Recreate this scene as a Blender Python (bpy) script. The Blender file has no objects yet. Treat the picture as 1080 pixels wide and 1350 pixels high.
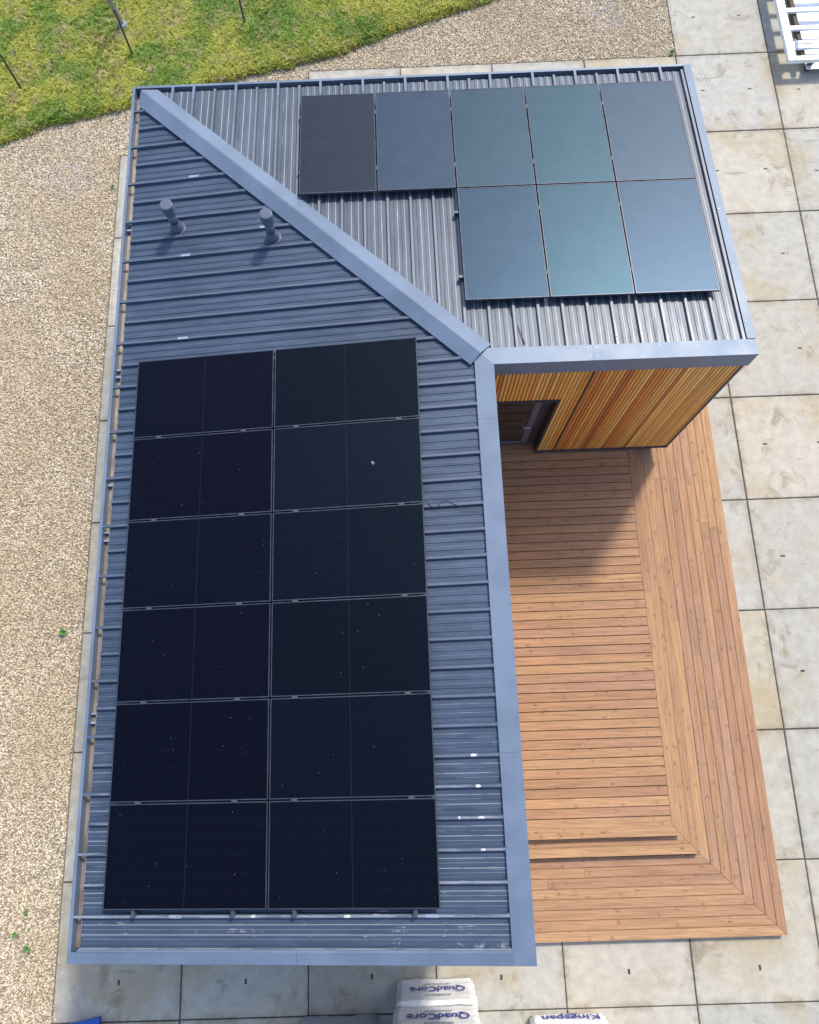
import bpy, bmesh, math, random
from mathutils import Vector, Matrix, Euler, noise
random.seed(7)
S = bpy.context.scene
COL = S.collection

# ------------------------------------------------------------------ camera, light, exposure
cam_d = bpy.data.cameras.new('camera'); cam = bpy.data.objects.new('camera', cam_d); COL.objects.link(cam)
cam.location = (-1.2103, -4.3821, 13.8249); cam.rotation_euler = (0.2794, 0.0197, -0.0320)
cam_d.sensor_fit = 'HORIZONTAL'; cam_d.sensor_width = 36; cam_d.lens = 1028.5/1080*36
cam_d.shift_x = 14.035/1080; cam_d.shift_y = -31.07/1080
cam_d.clip_start = 0.1; cam_d.clip_end = 1000
S.camera = cam
SUN = Vector((0.40, 0.60, 1.0)).normalized()
ELEV = math.asin(SUN.z)
w = bpy.data.worlds.new('World'); S.world = w; w.use_nodes = True
nt = w.node_tree; nt.nodes.clear()
sky = nt.nodes.new('ShaderNodeTexSky'); sky.sky_type = 'NISHITA'; sky.sun_disc = False
sky.sun_elevation = ELEV; sky.sun_rotation = math.atan2(SUN.x, SUN.y)
sky.air_density = 1.0; sky.dust_density = 1.6; sky.ozone_density = 1.0
bg = nt.nodes.new('ShaderNodeBackground'); bg.inputs[1].default_value = 0.15
wo = nt.nodes.new('ShaderNodeOutputWorld')
nt.links.new(sky.outputs[0], bg.inputs[0]); nt.links.new(bg.outputs[0], wo.inputs[0])
sun_d = bpy.data.lights.new('sun', 'SUN'); sun_d.energy = 2.15; sun_d.angle = math.radians(5.5); sun_d.color = (1.0, 0.92, 0.79)
sun = bpy.data.objects.new('sun', sun_d); COL.objects.link(sun)
sun.rotation_euler = SUN.to_track_quat('Z', 'Y').to_euler()
S.view_settings.view_transform = 'Standard'; S.view_settings.look = 'None'
S.view_settings.gamma = 1; S.view_settings.use_curve_mapping = False
S.view_settings.exposure = 0.80
S.render.engine = 'CYCLES'

# ------------------------------------------------------------------ material helpers
class NT:
    def __init__(s, name, rough=0.6, metal=0.0, spec=0.5):
        s.m = bpy.data.materials.new(name); s.m.use_nodes = True
        s.t = s.m.node_tree; s.n = s.t.nodes; s.l = s.t.links
        s.b = s.n['Principled BSDF']
        s.b.inputs['Roughness'].default_value = rough; s.b.inputs['Metallic'].default_value = metal
        s.b.inputs['Specular IOR Level'].default_value = spec
    def set(s, sock, v):
        if isinstance(v, bpy.types.NodeSocket): s.l.new(v, sock)
        else:
            if isinstance(v, (tuple, list)) and len(v) == 3 and sock.type == 'RGBA': v = (*v, 1)
            sock.default_value = v
    def node(s, typ, **kw):
        n = s.n.new(typ)
        for k, v in kw.items(): setattr(n, k, v)
        return n
    def obj(s): return s.node('ShaderNodeTexCoord').outputs['Object']
    def pos(s): return s.node('ShaderNodeNewGeometry').outputs['Position']
    def rnd(s): return s.node('ShaderNodeObjectInfo').outputs['Random']
    def ocol(s): return s.node('ShaderNodeObjectInfo').outputs['Color']
    def mapping(s, v, scale=(1,1,1), rot=(0,0,0), loc=(0,0,0)):
        n = s.node('ShaderNodeMapping'); s.l.new(v, n.inputs[0])
        s.set(n.inputs['Scale'], scale); n.inputs['Rotation'].default_value = rot; s.set(n.inputs['Location'], loc)
        return n.outputs[0]
    def noise(s, v, scale, detail=4, rough=0.55, dist=0.0):
        n = s.node('ShaderNodeTexNoise'); s.l.new(v, n.inputs['Vector'])
        n.inputs['Scale'].default_value = scale; n.inputs['Detail'].default_value = detail
        n.inputs['Roughness'].default_value = rough; n.inputs['Distortion'].default_value = dist
        return n.outputs[0]
    def vor(s, v, scale, feature='F1', out='Distance'):
        n = s.node('ShaderNodeTexVoronoi', feature=feature); s.l.new(v, n.inputs['Vector']); n.inputs['Scale'].default_value = scale
        return n.outputs[out]
    def math(s, op, a, b=0.0, c=0.0, clamp=False):
        n = s.node('ShaderNodeMath', operation=op, use_clamp=clamp)
        s.set(n.inputs[0], a); s.set(n.inputs[1], b); s.set(n.inputs[2], c); return n.outputs[0]
    def ramp(s, f, a, b, lo=0.0, hi=1.0):
        n = s.node('ShaderNodeMapRange', interpolation_type='SMOOTHSTEP'); s.set(n.inputs[0], f)
        for i, v in zip((1,2,3,4), (a,b,lo,hi)): n.inputs[i].default_value = v
        return n.outputs[0]
    def mix(s, f, a, b, mode='MIX'):
        n = s.node('ShaderNodeMix', data_type='RGBA', blend_type=mode)
        s.set(n.inputs[0], f); s.set(n.inputs[6], a); s.set(n.inputs[7], b); return n.outputs[2]
    def hsv(s, c, h=0.5, sat=1.0, v=1.0):
        n = s.node('ShaderNodeHueSaturation'); s.set(n.inputs['Color'], c)
        s.set(n.inputs['Hue'], h); s.set(n.inputs['Saturation'], sat); s.set(n.inputs['Value'], v); return n.outputs[0]
    def sep(s, v):
        n = s.node('ShaderNodeSeparateXYZ'); s.l.new(v, n.inputs[0]); return n.outputs
    def addv(s, v, off):
        n = s.node('ShaderNodeVectorMath', operation='ADD'); s.l.new(v, n.inputs[0]); s.set(n.inputs[1], off); return n.outputs[0]
    def base(s, c): s.set(s.b.inputs['Base Color'], c); return s
    def rough(s, c): s.set(s.b.inputs['Roughness'], c); return s
    def bump(s, h, strength=0.3, dist=0.01):
        n = s.node('ShaderNodeBump'); s.set(n.inputs['Height'], h); n.inputs['Strength'].default_value = strength
        n.inputs['Distance'].default_value = dist; s.l.new(n.outputs[0], s.b.inputs['Normal']); return s

def simple(name, col, rough=0.6, metal=0.0, var=0.12, scale=8, spec=0.5):
    t = NT(name, rough, metal, spec); n = t.noise(t.pos(), scale, 5)
    t.base(t.hsv(col, v=t.ramp(n, 0.3, 0.7, 1-var, 1+var))); t.rough(t.ramp(n, 0.3, 0.7, max(rough-.06, .02), rough+.06))
    return t.m

# --- painted steel roof sheets
def mat_sheet(name, col, glint_and_chalk=True, along='x'):
    t = NT(name, 0.42, 0.15); p = t.pos()
    st = (1.2, 14, 14) if along == 'x' else (14, 1.2, 14)
    streak = t.noise(t.mapping(p, st), 1.0, 6, 0.6)
    big = t.noise(p, 0.9, 4)
    c = t.hsv(col, v=t.math('MULTIPLY', t.ramp(streak, .3, .7, .86, 1.12), t.ramp(big, .3, .7, .9, 1.1)))
    # painted sun glint on sun-facing small rib edges, and pale water marks: limescale and scuffs that sit along the edges of the small ribs and on the rib tops
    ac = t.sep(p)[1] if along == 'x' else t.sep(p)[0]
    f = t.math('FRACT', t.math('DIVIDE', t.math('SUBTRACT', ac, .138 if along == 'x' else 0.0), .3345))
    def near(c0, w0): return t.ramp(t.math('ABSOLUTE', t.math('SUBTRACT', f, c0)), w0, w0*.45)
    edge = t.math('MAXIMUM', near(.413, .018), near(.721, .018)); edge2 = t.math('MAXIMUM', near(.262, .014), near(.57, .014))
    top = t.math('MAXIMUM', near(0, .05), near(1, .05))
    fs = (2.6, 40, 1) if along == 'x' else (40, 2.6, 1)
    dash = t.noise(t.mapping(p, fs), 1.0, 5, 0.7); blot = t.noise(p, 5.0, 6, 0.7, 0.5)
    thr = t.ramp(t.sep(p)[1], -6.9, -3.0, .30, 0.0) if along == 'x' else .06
    m = t.math('MULTIPLY', edge, t.math('ADD', .17 if along == 'x' else .60, t.math('MULTIPLY', t.ramp(t.math('ADD', dash, thr), .60, .72), .5)))  # steady part is the painted glint, broken part the scuffs
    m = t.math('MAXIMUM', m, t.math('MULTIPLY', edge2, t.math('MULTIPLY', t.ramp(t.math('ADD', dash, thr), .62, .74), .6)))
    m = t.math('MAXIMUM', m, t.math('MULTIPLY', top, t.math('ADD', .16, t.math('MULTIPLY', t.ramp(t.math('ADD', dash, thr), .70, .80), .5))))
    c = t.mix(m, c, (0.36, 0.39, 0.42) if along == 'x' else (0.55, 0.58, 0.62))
    if along == 'x':
        sp_ = t.math('MULTIPLY', t.ramp(t.math('ADD', dash, t.ramp(t.sep(p)[1], -6.9, -4.2, .15, -.2)), .68, .76), t.ramp(blot, .56, .62))
        c = t.mix(t.math('MULTIPLY', sp_, .6), c, (0.42, 0.44, 0.45))
    dots = t.ramp(t.vor(p, 16.0), 0.035, 0.02)
    c = t.mix(t.math('MULTIPLY', dots, t.ramp(blot, .5, .62)), c, (0.45, 0.45, 0.44))
    t.base(c); t.rough(t.ramp(streak, .3, .7, .36, .5))
    t.bump(t.noise(t.mapping(p, st), 0.6, 3), 0.15, 0.01)
    return t.m
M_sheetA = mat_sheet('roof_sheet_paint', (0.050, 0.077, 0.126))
M_sheetB = mat_sheet('roof_sheet_paint_sunlit', (0.080, 0.102, 0.135), True, 'y')  # north slope: same paint, its sunlit brightness put into a lighter colour
def mat_flash():
    t = NT('flashing_paint', 0.50, 0.12); p = t.pos()
    n = t.noise(p, 1.6, 5); f = t.noise(p, 40, 3)
    c = t.hsv((0.135, 0.183, 0.26), v=t.math('MULTIPLY', t.ramp(n, .3, .7, .9, 1.1), t.ramp(f, .3, .7, .97, 1.03)))
    c = t.mix(t.math('MULTIPLY', t.ramp(t.vor(p, 9), .03, .018), t.ramp(n, .5, .6)), c, (.55, .56, .57))
    t.base(c); t.rough(t.ramp(n, .3, .7, .42, .54)); t.bump(t.noise(p, 2.2, 2), .12, .02)
    return t.m
M_flash = mat_flash()
M_dark = simple('dark_grey_trim', (0.055, 0.06, 0.085), 0.45, 0.2)
M_soffit = simple('soffit_board', (0.16, 0.16, 0.18), 0.7)
M_gutter = simple('gutter_lining', (0.30, 0.26, 0.22), 0.4, 0.5, .25, 3)
M_gutter_shaded = simple('gutter_lining_shaded', (0.07, 0.08, 0.11), 0.5, 0.2, .25, 3)  # same lining as the west gutter, with the north side's shade painted in
M_vent = simple('vent_plastic', (0.09, 0.115, 0.16), 0.35, 0.0)
M_alu = simple('aluminium', (0.55, 0.57, 0.60), 0.35, 0.8)
M_screw = simple('screw_steel', (0.22, 0.25, 0.3), 0.35, 0.4)
M_sticker = simple('pale_sticker', (0.26, 0.31, 0.42), 0.5)
M_clamp = simple('clamp_metal', (0.05, 0.055, 0.065), 0.6, 0.1)
M_white_tape = simple('white_residue', (0.55, 0.55, 0.53), 0.8, 0, .3, 60)
M_plinth = simple('plinth_render', (0.16, 0.17, 0.21), 0.8)
M_rubber = simple('black_rubber', (0.02, 0.02, 0.022), 0.6)

# --- solar glass
def mat_pv(name, base, sheen_rough, speck):
    t = NT(name, sheen_rough, 0.0, 0.5); o = t.obj(); p = t.pos()
    x, y, z = t.sep(o)[0], t.sep(o)[1], t.sep(o)[2]
    def lines(v, pitch, wd):
        f = t.math('ABSOLUTE', t.math('SUBTRACT', t.math('FRACT', t.math('DIVIDE', v, pitch)), .5))
        return t.ramp(f, .5-wd, .5-wd*.5)
    row = lines(t.math('ADD', y, .5*1.114/6*0), 1.114/6, .018)
    colm = lines(t.math('ADD', x, 0), 1.92/18, .02)
    bus = lines(y, 1.114/60, .16)
    mid = t.ramp(t.math('ABSOLUTE', x), .007, .004)
    g = t.math('MAXIMUM', t.math('MULTIPLY', row, .45), t.math('MULTIPLY', colm, .12))
    g = t.math('MAXIMUM', g, t.math('MULTIPLY', bus, .10)); g = t.math('MAXIMUM', g, t.math('MULTIPLY', mid, .8))
    c = t.mix(g, base, (0.010, 0.013, 0.020))
    off = t.node('ShaderNodeVectorMath', operation='SCALE'); t.l.new(p, off.inputs[0]); off.inputs['Scale'].default_value = 1
    n = t.noise(p, 3.0, 6, .65)
    grain = t.noise(t.mapping(p, (140, 140, 1)), 1.0, 2, .8)
    sp = t.math('MULTIPLY', t.ramp(t.vor(p, 11.0), .055, .02), t.ramp(t.noise(p, 17.0, 2), .50, .62))
    sp2 = t.math('MULTIPLY', t.ramp(t.vor(p, 42.0), .13, .05), t.ramp(t.noise(p, 5.0, 4), .50, .60))
    sp = t.math('MAXIMUM', t.math('MULTIPLY', sp, .9), t.math('MULTIPLY', sp2, t.math('MULTIPLY', t.sep(t.ocol())[2], .5)))
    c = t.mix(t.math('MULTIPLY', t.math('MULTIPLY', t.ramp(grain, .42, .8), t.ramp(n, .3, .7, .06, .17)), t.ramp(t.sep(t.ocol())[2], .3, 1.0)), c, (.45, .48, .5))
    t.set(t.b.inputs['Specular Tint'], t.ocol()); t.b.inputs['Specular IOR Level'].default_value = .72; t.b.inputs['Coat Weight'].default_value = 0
    c = t.mix(t.math('MULTIPLY', sp, speck), c, (.42, .46, .52))
    t.base(c); t.b.inputs['Roughness'].default_value = sheen_rough
    return t.m
M_pvA = mat_pv('solar_glass', (0.0012, 0.0018, 0.0045), .40, .7)
M_pvframe = simple('solar_frame', (0.075, 0.085, 0.11), 0.35, 0.6)
M_pvframe_edge = simple('mounting_rail_metal', (0.10, 0.12, 0.15), 0.4, 0.6)

# --- woods
def mat_deck():
    t = NT('deck_timber', .7, 0, .25); o = t.obj(); r = t.rnd()
    sh = t.node('ShaderNodeCombineXYZ'); t.set(sh.inputs[0], t.math('MULTIPLY', r, 57.0)); t.set(sh.inputs[1], t.math('MULTIPLY', r, 131.0))
    v = t.addv(o, sh.outputs[0])
    grain = t.noise(t.mapping(v, (1.3, 26, 8)), 1.0, 6, .6, .4)
    fine = t.noise(t.mapping(v, (5, 120, 20)), 1.0, 3, .6)
    kv = t.mapping(v, (4.2, 9.0, 4.0)); d = t.vor(kv, 1.0)
    kn = t.math('MULTIPLY', t.ramp(d, .30, .05), t.ramp(t.noise(v, 2.3, 2), .46, .56))
    core = t.math('MULTIPLY', t.ramp(d, .12, .03), t.ramp(t.noise(v, 2.3, 2), .46, .56))
    av = t.mapping(v, (3.4, 7.5, .001)); wz = t.node('ShaderNodeTexNoise'); t.l.new(v, wz.inputs['Vector']); wz.inputs['Scale'].default_value = 9
    wv = t.node('ShaderNodeVectorMath', operation='MULTIPLY_ADD'); t.l.new(wz.outputs['Color'], wv.inputs[0]); wv.inputs[1].default_value = (.22, .22, 0); t.l.new(av, wv.inputs[2])
    vn = t.node('ShaderNodeTexVoronoi', feature='F1'); t.l.new(wv.outputs[0], vn.inputs['Vector']); vn.inputs['Scale'].default_value = 1.0
    df = t.node('ShaderNodeVectorMath', operation='SUBTRACT'); t.l.new(wv.outputs[0], df.inputs[0]); t.l.new(vn.outputs['Position'], df.inputs[1])
    side = t.ramp(t.sep(df.outputs[0])[0], .0, .10)
    sel = t.ramp(t.sep(vn.outputs['Color'])[0], .42, .5)
    cres = t.math('MULTIPLY', t.math('MULTIPLY', t.ramp(t.math('ABSOLUTE', t.math('SUBTRACT', vn.outputs['Distance'], .24)), .13, .02), side), sel)
    rg = t.math('MULTIPLY', cres, t.ramp(t.noise(v, 12, 3, .6), .35, .6))
    c = t.mix(t.ramp(grain, .25, .75), t.hsv(t.ocol(), v=.72), t.hsv(t.ocol(), v=1.18))
    c = t.mix(t.math('MULTIPLY', t.ramp(fine, .35, .7), .18), c, (.5, .36, .25))
    c = t.mix(t.math('MULTIPLY', kn, .30), c, (.10, .045, .02))
    c = t.mix(t.math('MULTIPLY', rg, .45), c, (.15, .065, .03))
    c = t.mix(t.math('MULTIPLY', core, .6), c, (.05, .025, .012))
    gr = t.node('ShaderNodeTexWave', wave_type='BANDS', bands_direction='Y', wave_profile='SIN'); t.l.new(o, gr.inputs[0])
    gr.inputs['Scale'].default_value = 0.314*2/ (2*math.pi*.0145) *1.0
    gsc = 1.0/0.0200/ (20/ (2*math.pi)) ; gr.inputs['Scale'].default_value = gsc
    gv = t.ramp(gr.outputs[1], 0.02, .35)
    c = t.mix(t.math('MULTIPLY', t.math('SUBTRACT', 1.0, gv), .42), c, (.10, .05, .03))
    t.base(c); t.bump(gv, .5, .003)
    return t.m
M_deck = mat_deck()
def mat_clad():
    t = NT('cladding_timber', .5); o = t.obj(); r = t.rnd()
    sh = t.node('ShaderNodeCombineXYZ'); t.set(sh.inputs[0], t.math('MULTIPLY', r, 31.0)); t.set(sh.inputs[2], t.math('MULTIPLY', r, 77.0))
    v = t.addv(o, sh.outputs[0])
    grain = t.noise(t.mapping(v, (45, 45, 1.6)), 1.0, 5, .6, .3)
    kn = t.math('MULTIPLY', t.ramp(t.vor(t.mapping(v, (14, 14, 3.2)), 1.0), .25, .06), t.ramp(t.noise(v, 2.0, 2), .5, .6))
    c = t.mix(t.ramp(grain, .25, .75), t.hsv(t.ocol(), v=.8), t.hsv(t.ocol(), v=1.15))
    c = t.mix(t.math('MULTIPLY', kn, .6), c, (.10, .03, .01))
    t.base(c); return t.m
M_clad = mat_clad()

# --- concrete slabs
def mat_slab():
    t = NT('cast_concrete', .75); p = t.pos()
    n1 = t.noise(p, 1.1, 6, .6, .3); n2 = t.noise(p, 5.0, 6, .65); n3 = t.noise(p, 60, 3, .6)
    c = t.hsv(t.ocol(), v=t.math('MULTIPLY', t.ramp(n2, .3, .72, .86, 1.08), t.ramp(n3, .3, .7, .94, 1.04)))
    warm = t.ramp(t.noise(p, .8, 5, .6), .48, .68)
    c = t.mix(t.math('MULTIPLY', warm, .60), c, (.36, .29, .17))
    st = t.math('MULTIPLY', t.ramp(t.noise(p, 2.2, 7, .72, .8), .52, .68), t.ramp(n1, .42, .58))
    c = t.mix(t.math('MULTIPLY', st, .6), c, (.20, .15, .08))
    gy = t.ramp(t.noise(p, 1.7, 6, .65, .4), .56, .74)
    q_ = t.sep(t.obj())
    eg = t.ramp(t.math('MAXIMUM', t.math('ABSOLUTE', q_[0]), t.math('ABSOLUTE', q_[1])), .86, .985)
    c = t.mix(t.math('MULTIPLY', t.math('MULTIPLY', eg, t.ramp(t.noise(p, 4, 6, .7), .4, .62)), .45), c, (.17, .14, .09))
    c = t.mix(t.math('MULTIPLY', gy, .24), c, (.20, .21, .22))
    pit = t.math('MULTIPLY', t.ramp(t.vor(p, 22), .07, .03), t.ramp(n2, .5, .62))
    c = t.mix(t.math('MULTIPLY', pit, .6), c, (.12, .10, .08))
    # straight stains left by timber bearers
    bx = t.noise(t.mapping(p, (.45, 5.2, 1)), 1.0, 2, .4)
    bear = t.math('MULTIPLY', t.ramp(bx, .69, .72), t.ramp(t.noise(p, 3, 4), .42, .58))
    c = t.mix(t.math('MULTIPLY', bear, .5), c, (.22, .19, .14))
    # chevron tyre prints crossing the yard
    def track(x0, y0, ang, wd, amt, c):
        q = t.mapping(p, (1,1,1)); X, Y = t.sep(p)[0], t.sep(p)[1]
        ca, sa = math.cos(ang), math.sin(ang)
        dx = t.math('SUBTRACT', X, x0); dy = t.math('SUBTRACT', Y, y0)
        u = t.math('ADD', t.math('MULTIPLY', dx, ca), t.math('MULTIPLY', dy, sa))
        vv = t.math('SUBTRACT', t.math('MULTIPLY', dy, ca), t.math('MULTIPLY', dx, sa))
        av = t.math('ABSOLUTE', vv)
        f = t.math('FRACT', t.math('MULTIPLY', t.math('ADD', u, t.math('MULTIPLY', av, .8)), 11.5))
        k = t.math('MULTIPLY', t.ramp(f, .42, .34), t.ramp(av, wd, wd*.93))
        k = t.math('MULTIPLY', k, t.ramp(av, .012, .02))
        k = t.math('MULTIPLY', k, t.ramp(t.noise(p, 1.6, 5, .7), .44, .58))
        return t.mix(t.math('MULTIPLY', k, amt), c, (.15, .14, .13))
    c = track(5.70, 8.0, math.radians(-63), .15, .42, c)
    c = track(7.30, 4.9, math.radians(-85), .13, .34, c)
    t.base(c); t.bump(t.noise(p, 90, 3), .12, .004)
    return t.m
M_slab = mat_slab()
M_bed = simple('joint_grit', (0.075, 0.07, 0.055), .95, 0, .4, 30)
M_gravbed = simple('gravel_fines', (0.26, 0.215, 0.15), .95, 0, .3, 40)
M_earth = simple('stony_ground', (0.20, 0.17, 0.12), .95, 0, .3, 20)

def mat_stone():
    t = NT('gravel_stone', .8); r = t.rnd(); p = t.pos()
    n = t.node('ShaderNodeValToRGB'); t.l.new(r, n.inputs[0]); cr = n.color_ramp
    cr.elements[0].color = (.22, .18, .14, 1); cr.elements[1].color = (.86, .82, .74, 1); cr.elements[1].position = 1
    for pos_, c_ in ((.15, (.44, .36, .26, 1)), (.38, (.60, .50, .36, 1)), (.62, (.70, .60, .45, 1)), (.85, (.80, .72, .58, 1))):
        e = cr.elements.new(pos_); e.color = c_
    big = t.noise(p, .55, 4)
    c = t.mix(t.ramp(big, .38, .62, 0, .5), n.outputs[0], (.56, .45, .30))
    # fine pale stone dust where stone was cut, one patch on each side of the lawn
    X, Y = t.sep(p)[0], t.sep(p)[1]
    def patch(x0, y0, r0):
        dx = t.math('SUBTRACT', X, x0); dy = t.math('SUBTRACT', Y, y0)
        return t.ramp(t.math('SQRT', t.math('ADD', t.math('MULTIPLY', dx, dx), t.math('MULTIPLY', dy, dy))), r0, r0*.35)
    m = t.math('MULTIPLY', t.math('MAXIMUM', patch(-8.0, 6.6, .75), patch(3.6, 10.3, .6)), t.ramp(t.noise(p, 5, 4), .4, .6))
    c = t.mix(t.math('MULTIPLY', m, .35), c, (.58, .58, .62))
    t.base(t.hsv(c, sat=1.04, v=t.ramp(t.noise(p, 60, 3), .3, .7, .85, 1.1))); return t.m
M_stone = mat_stone()
def mat_grass():
    t = NT('grass_blades', .55); p = t.pos(); r = t.rnd()
    n = t.noise(p, .9, 5, .6); n2 = t.noise(p, 3.5, 4, .6)
    c = t.mix(t.ramp(n, .38, .6), (.20, .34, .035), (.56, .55, .09))
    c = t.mix(t.math('MULTIPLY', t.ramp(n2, .5, .66), .75), c, (.58, .47, .23))
    c = t.mix(t.math('MULTIPLY', t.ramp(r, .7, .95), .5), c, (.12, .24, .05))
    t.base(t.hsv(c, v=t.ramp(r, 0, 1, .75, 1.2))); t.b.inputs['Transmission Weight'].default_value = 0
    t.b.inputs['Subsurface Weight'].default_value = .0
    return t.m
M_grass = mat_grass()
def mat_lawn():
    t = NT('lawn_soil', .95); p = t.pos(); n = t.noise(p, 3.0, 6, .65); m = t.noise(p, 30, 4, .7)
    c = t.mix(t.ramp(n, .4, .62), (.24, .24, .06), (.46, .38, .19)); t.base(t.hsv(c, v=t.ramp(m, .3, .7, .55, 1.25)))
    t.bump(m, .6, .03); return t.m
M_lawn = mat_lawn()
M_leaf = simple('weed_leaf', (0.13, 0.28, 0.07), .5, 0, .3, 30)
def mat_wrap(name, col):
    t = NT(name, .32, 0, .5); p = t.pos()
    n = t.noise(t.mapping(p, (2.0, 2.0, 6.0)), 2.0, 5, .6, 1.2); f = t.noise(p, 14, 5, .65, 1.5)
    t.base(t.hsv(col, v=t.ramp(f, .35, .7, .86, 1.03))); t.bump(t.math('ADD', n, t.math('MULTIPLY', f, .5)), 0.35, .04); return t.m
M_wrap = mat_wrap('white_wrapping', (.93, .94, .96)); M_wrap_grey = mat_wrap('grey_wrapping', (.42, .45, .52))
M_blue = simple('blue_sheet', (.015, .09, .42), .4); M_text = simple('blue_print', (.02, .04, .30), .5); M_text_grey = simple('grey_print', (.33, .34, .38), .5)
M_whitemetal = simple('white_coated_metal', (.78, .82, .86), .35, .1); M_brown = simple('weathered_timber', (.09, .07, .055), .8, 0, .4, 20)
M_galv = simple('galvanised_pole', (.30, .33, .30), .4, .5, .1, 12); M_collar = simple('grey_collar', (.22, .23, .26), .7)
M_void = simple('dark_interior', (.03, .03, .035), .9)
def mat_glass():
    t = NT('door_glass', .04, 0, .8); t.base((.012, .013, .016)); t.b.inputs['Coat Weight'].default_value = .6; t.b.inputs['Coat Roughness'].default_value = .03; return t.m
M_glass = mat_glass()

# ------------------------------------------------------------------ object helpers
def empty(name, loc, label=None, cat=None, group=None, kind=None, parent=None):
    o = bpy.data.objects.new(name, None); COL.objects.link(o); o.empty_display_size = .1
    o['wx'], o['wy'], o['wz'] = (float(v) for v in loc)
    ploc = Vector((0,0,0)) if parent is None else wloc(parent)
    o.location = Vector(loc) - ploc; o.parent = parent
    tag(o, label, cat, group, kind); return o
def wloc(o): return Vector((o['wx'], o['wy'], o['wz'])) if 'wx' in o else Vector((0,0,0))
def tag(o, label=None, cat=None, group=None, kind=None):
    for k, v in (('label', label), ('category', cat), ('group', group), ('kind', kind)):
        if v: o[k] = v
    return o
def make(name, verts, faces, mat, parent=None, smooth=False, color=None, origin=None, rot=None):
    """verts in world space; the object's origin goes to the middle of the piece."""
    vs = [Vector(v) for v in verts]
    if origin is None:
        lo = Vector([min(v[i] for v in vs) for i in range(3)]); hi = Vector([max(v[i] for v in vs) for i in range(3)])
        origin = (lo+hi)/2
    origin = Vector(origin)
    loc = [v-origin for v in vs]
    if rot is not None:
        Ri = rot.to_matrix().inverted(); loc = [Ri @ v for v in loc]
    me = bpy.data.meshes.new(name); me.from_pydata([tuple(v) for v in loc], [], faces)
    me.materials.append(mat)
    bm = bmesh.new(); bm.from_mesh(me); bmesh.ops.recalc_face_normals(bm, faces=bm.faces); bm.to_mesh(me); bm.free()
    if smooth: me.polygons.foreach_set('use_smooth', [True]*len(me.polygons))
    o = bpy.data.objects.new(name, me); COL.objects.link(o)
    o['wx'], o['wy'], o['wz'] = origin
    o.location = origin - (wloc(parent) if parent else Vector((0,0,0))); o.parent = parent
    if rot is not None: o.rotation_euler = rot
    if color is not None: o.color = (*color, 1)
    return o
def box_vf(x0, y0, z0, x1, y1, z1, V=None, F=None):
    V = [] if V is None else V; F = [] if F is None else F; b = len(V)
    V += [(x0,y0,z0),(x1,y0,z0),(x1,y1,z0),(x0,y1,z0),(x0,y0,z1),(x1,y0,z1),(x1,y1,z1),(x0,y1,z1)]
    F += [tuple(b+i for i in f) for f in ((0,3,2,1),(4,5,6,7),(0,1,5,4),(1,2,6,5),(2,3,7,6),(3,0,4,7))]
    return V, F
def box(name, a, b, mat, parent=None, color=None):
    V, F = box_vf(*a, *b); return make(name, V, F, mat, parent, color=color)
def plate_vf(top, th, V=None, F=None, down=(0,0,-1)):
    V = [] if V is None else V; F = [] if F is None else F; b = len(V); n = len(top); d = Vector(down)*th
    V += [tuple(p) for p in top] + [tuple(Vector(p)+d) for p in top]
    F.append(tuple(b+i for i in range(n))); F.append(tuple(b+n+i for i in reversed(range(n))))
    for i in range(n):
        j = (i+1) % n; F.append((b+i, b+n+i, b+n+j, b+j))
    return V, F
def plate(name, top, th, mat, parent=None, color=None, **k):
    V, F = plate_vf(top, th); return make(name, V, F, mat, parent, color=color, **k)
def tube_vf(p0, p1, r0, r1=None, n=16, V=None, F=None, caps=True):
    V = [] if V is None else V; F = [] if F is None else F; b = len(V); r1 = r0 if r1 is None else r1
    p0, p1 = Vector(p0), Vector(p1); q = (p1-p0).to_track_quat('Z', 'Y')
    for p, r in ((p0, r0), (p1, r1)):
        for i in range(n):
            a = 2*math.pi*i/n; V.append(tuple(p + q @ Vector((r*math.cos(a), r*math.sin(a), 0))))
    for i in range(n): F.append((b+i, b+(i+1)%n, b+n+(i+1)%n, b+n+i))
    if caps: F.append(tuple(b+i for i in reversed(range(n)))); F.append(tuple(b+n+i for i in range(n)))
    return V, F
def lathe(name, prof, c, mat, parent=None, n=28, axis=None):
    V, F = [], []; c = Vector(c); q = (Vector(axis) if axis else Vector((0,0,1))).to_track_quat('Z', 'Y')
    for r, z in prof:
        for i in range(n):
            a = 2*math.pi*i/n; V.append(tuple(c + q @ Vector((r*math.cos(a), r*math.sin(a), z))))
    for k in range(len(prof)-1):
        for i in range(n): F.append((k*n+i, k*n+(i+1)%n, (k+1)*n+(i+1)%n, (k+1)*n+i))
    F.append(tuple(reversed(range(n)))); F.append(tuple((len(prof)-1)*n+i for i in range(n)))
    o = make(name, V, F, mat, parent, smooth=True)
    m = o.data; m.polygons[-1].use_smooth = False; m.polygons[-2].use_smooth = False
    return o
def bevel(o, w, seg=2):
    m = o.modifiers.new('bevel', 'BEVEL'); m.width = w; m.segments = seg; m.limit_method = 'ANGLE'; return o

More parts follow.
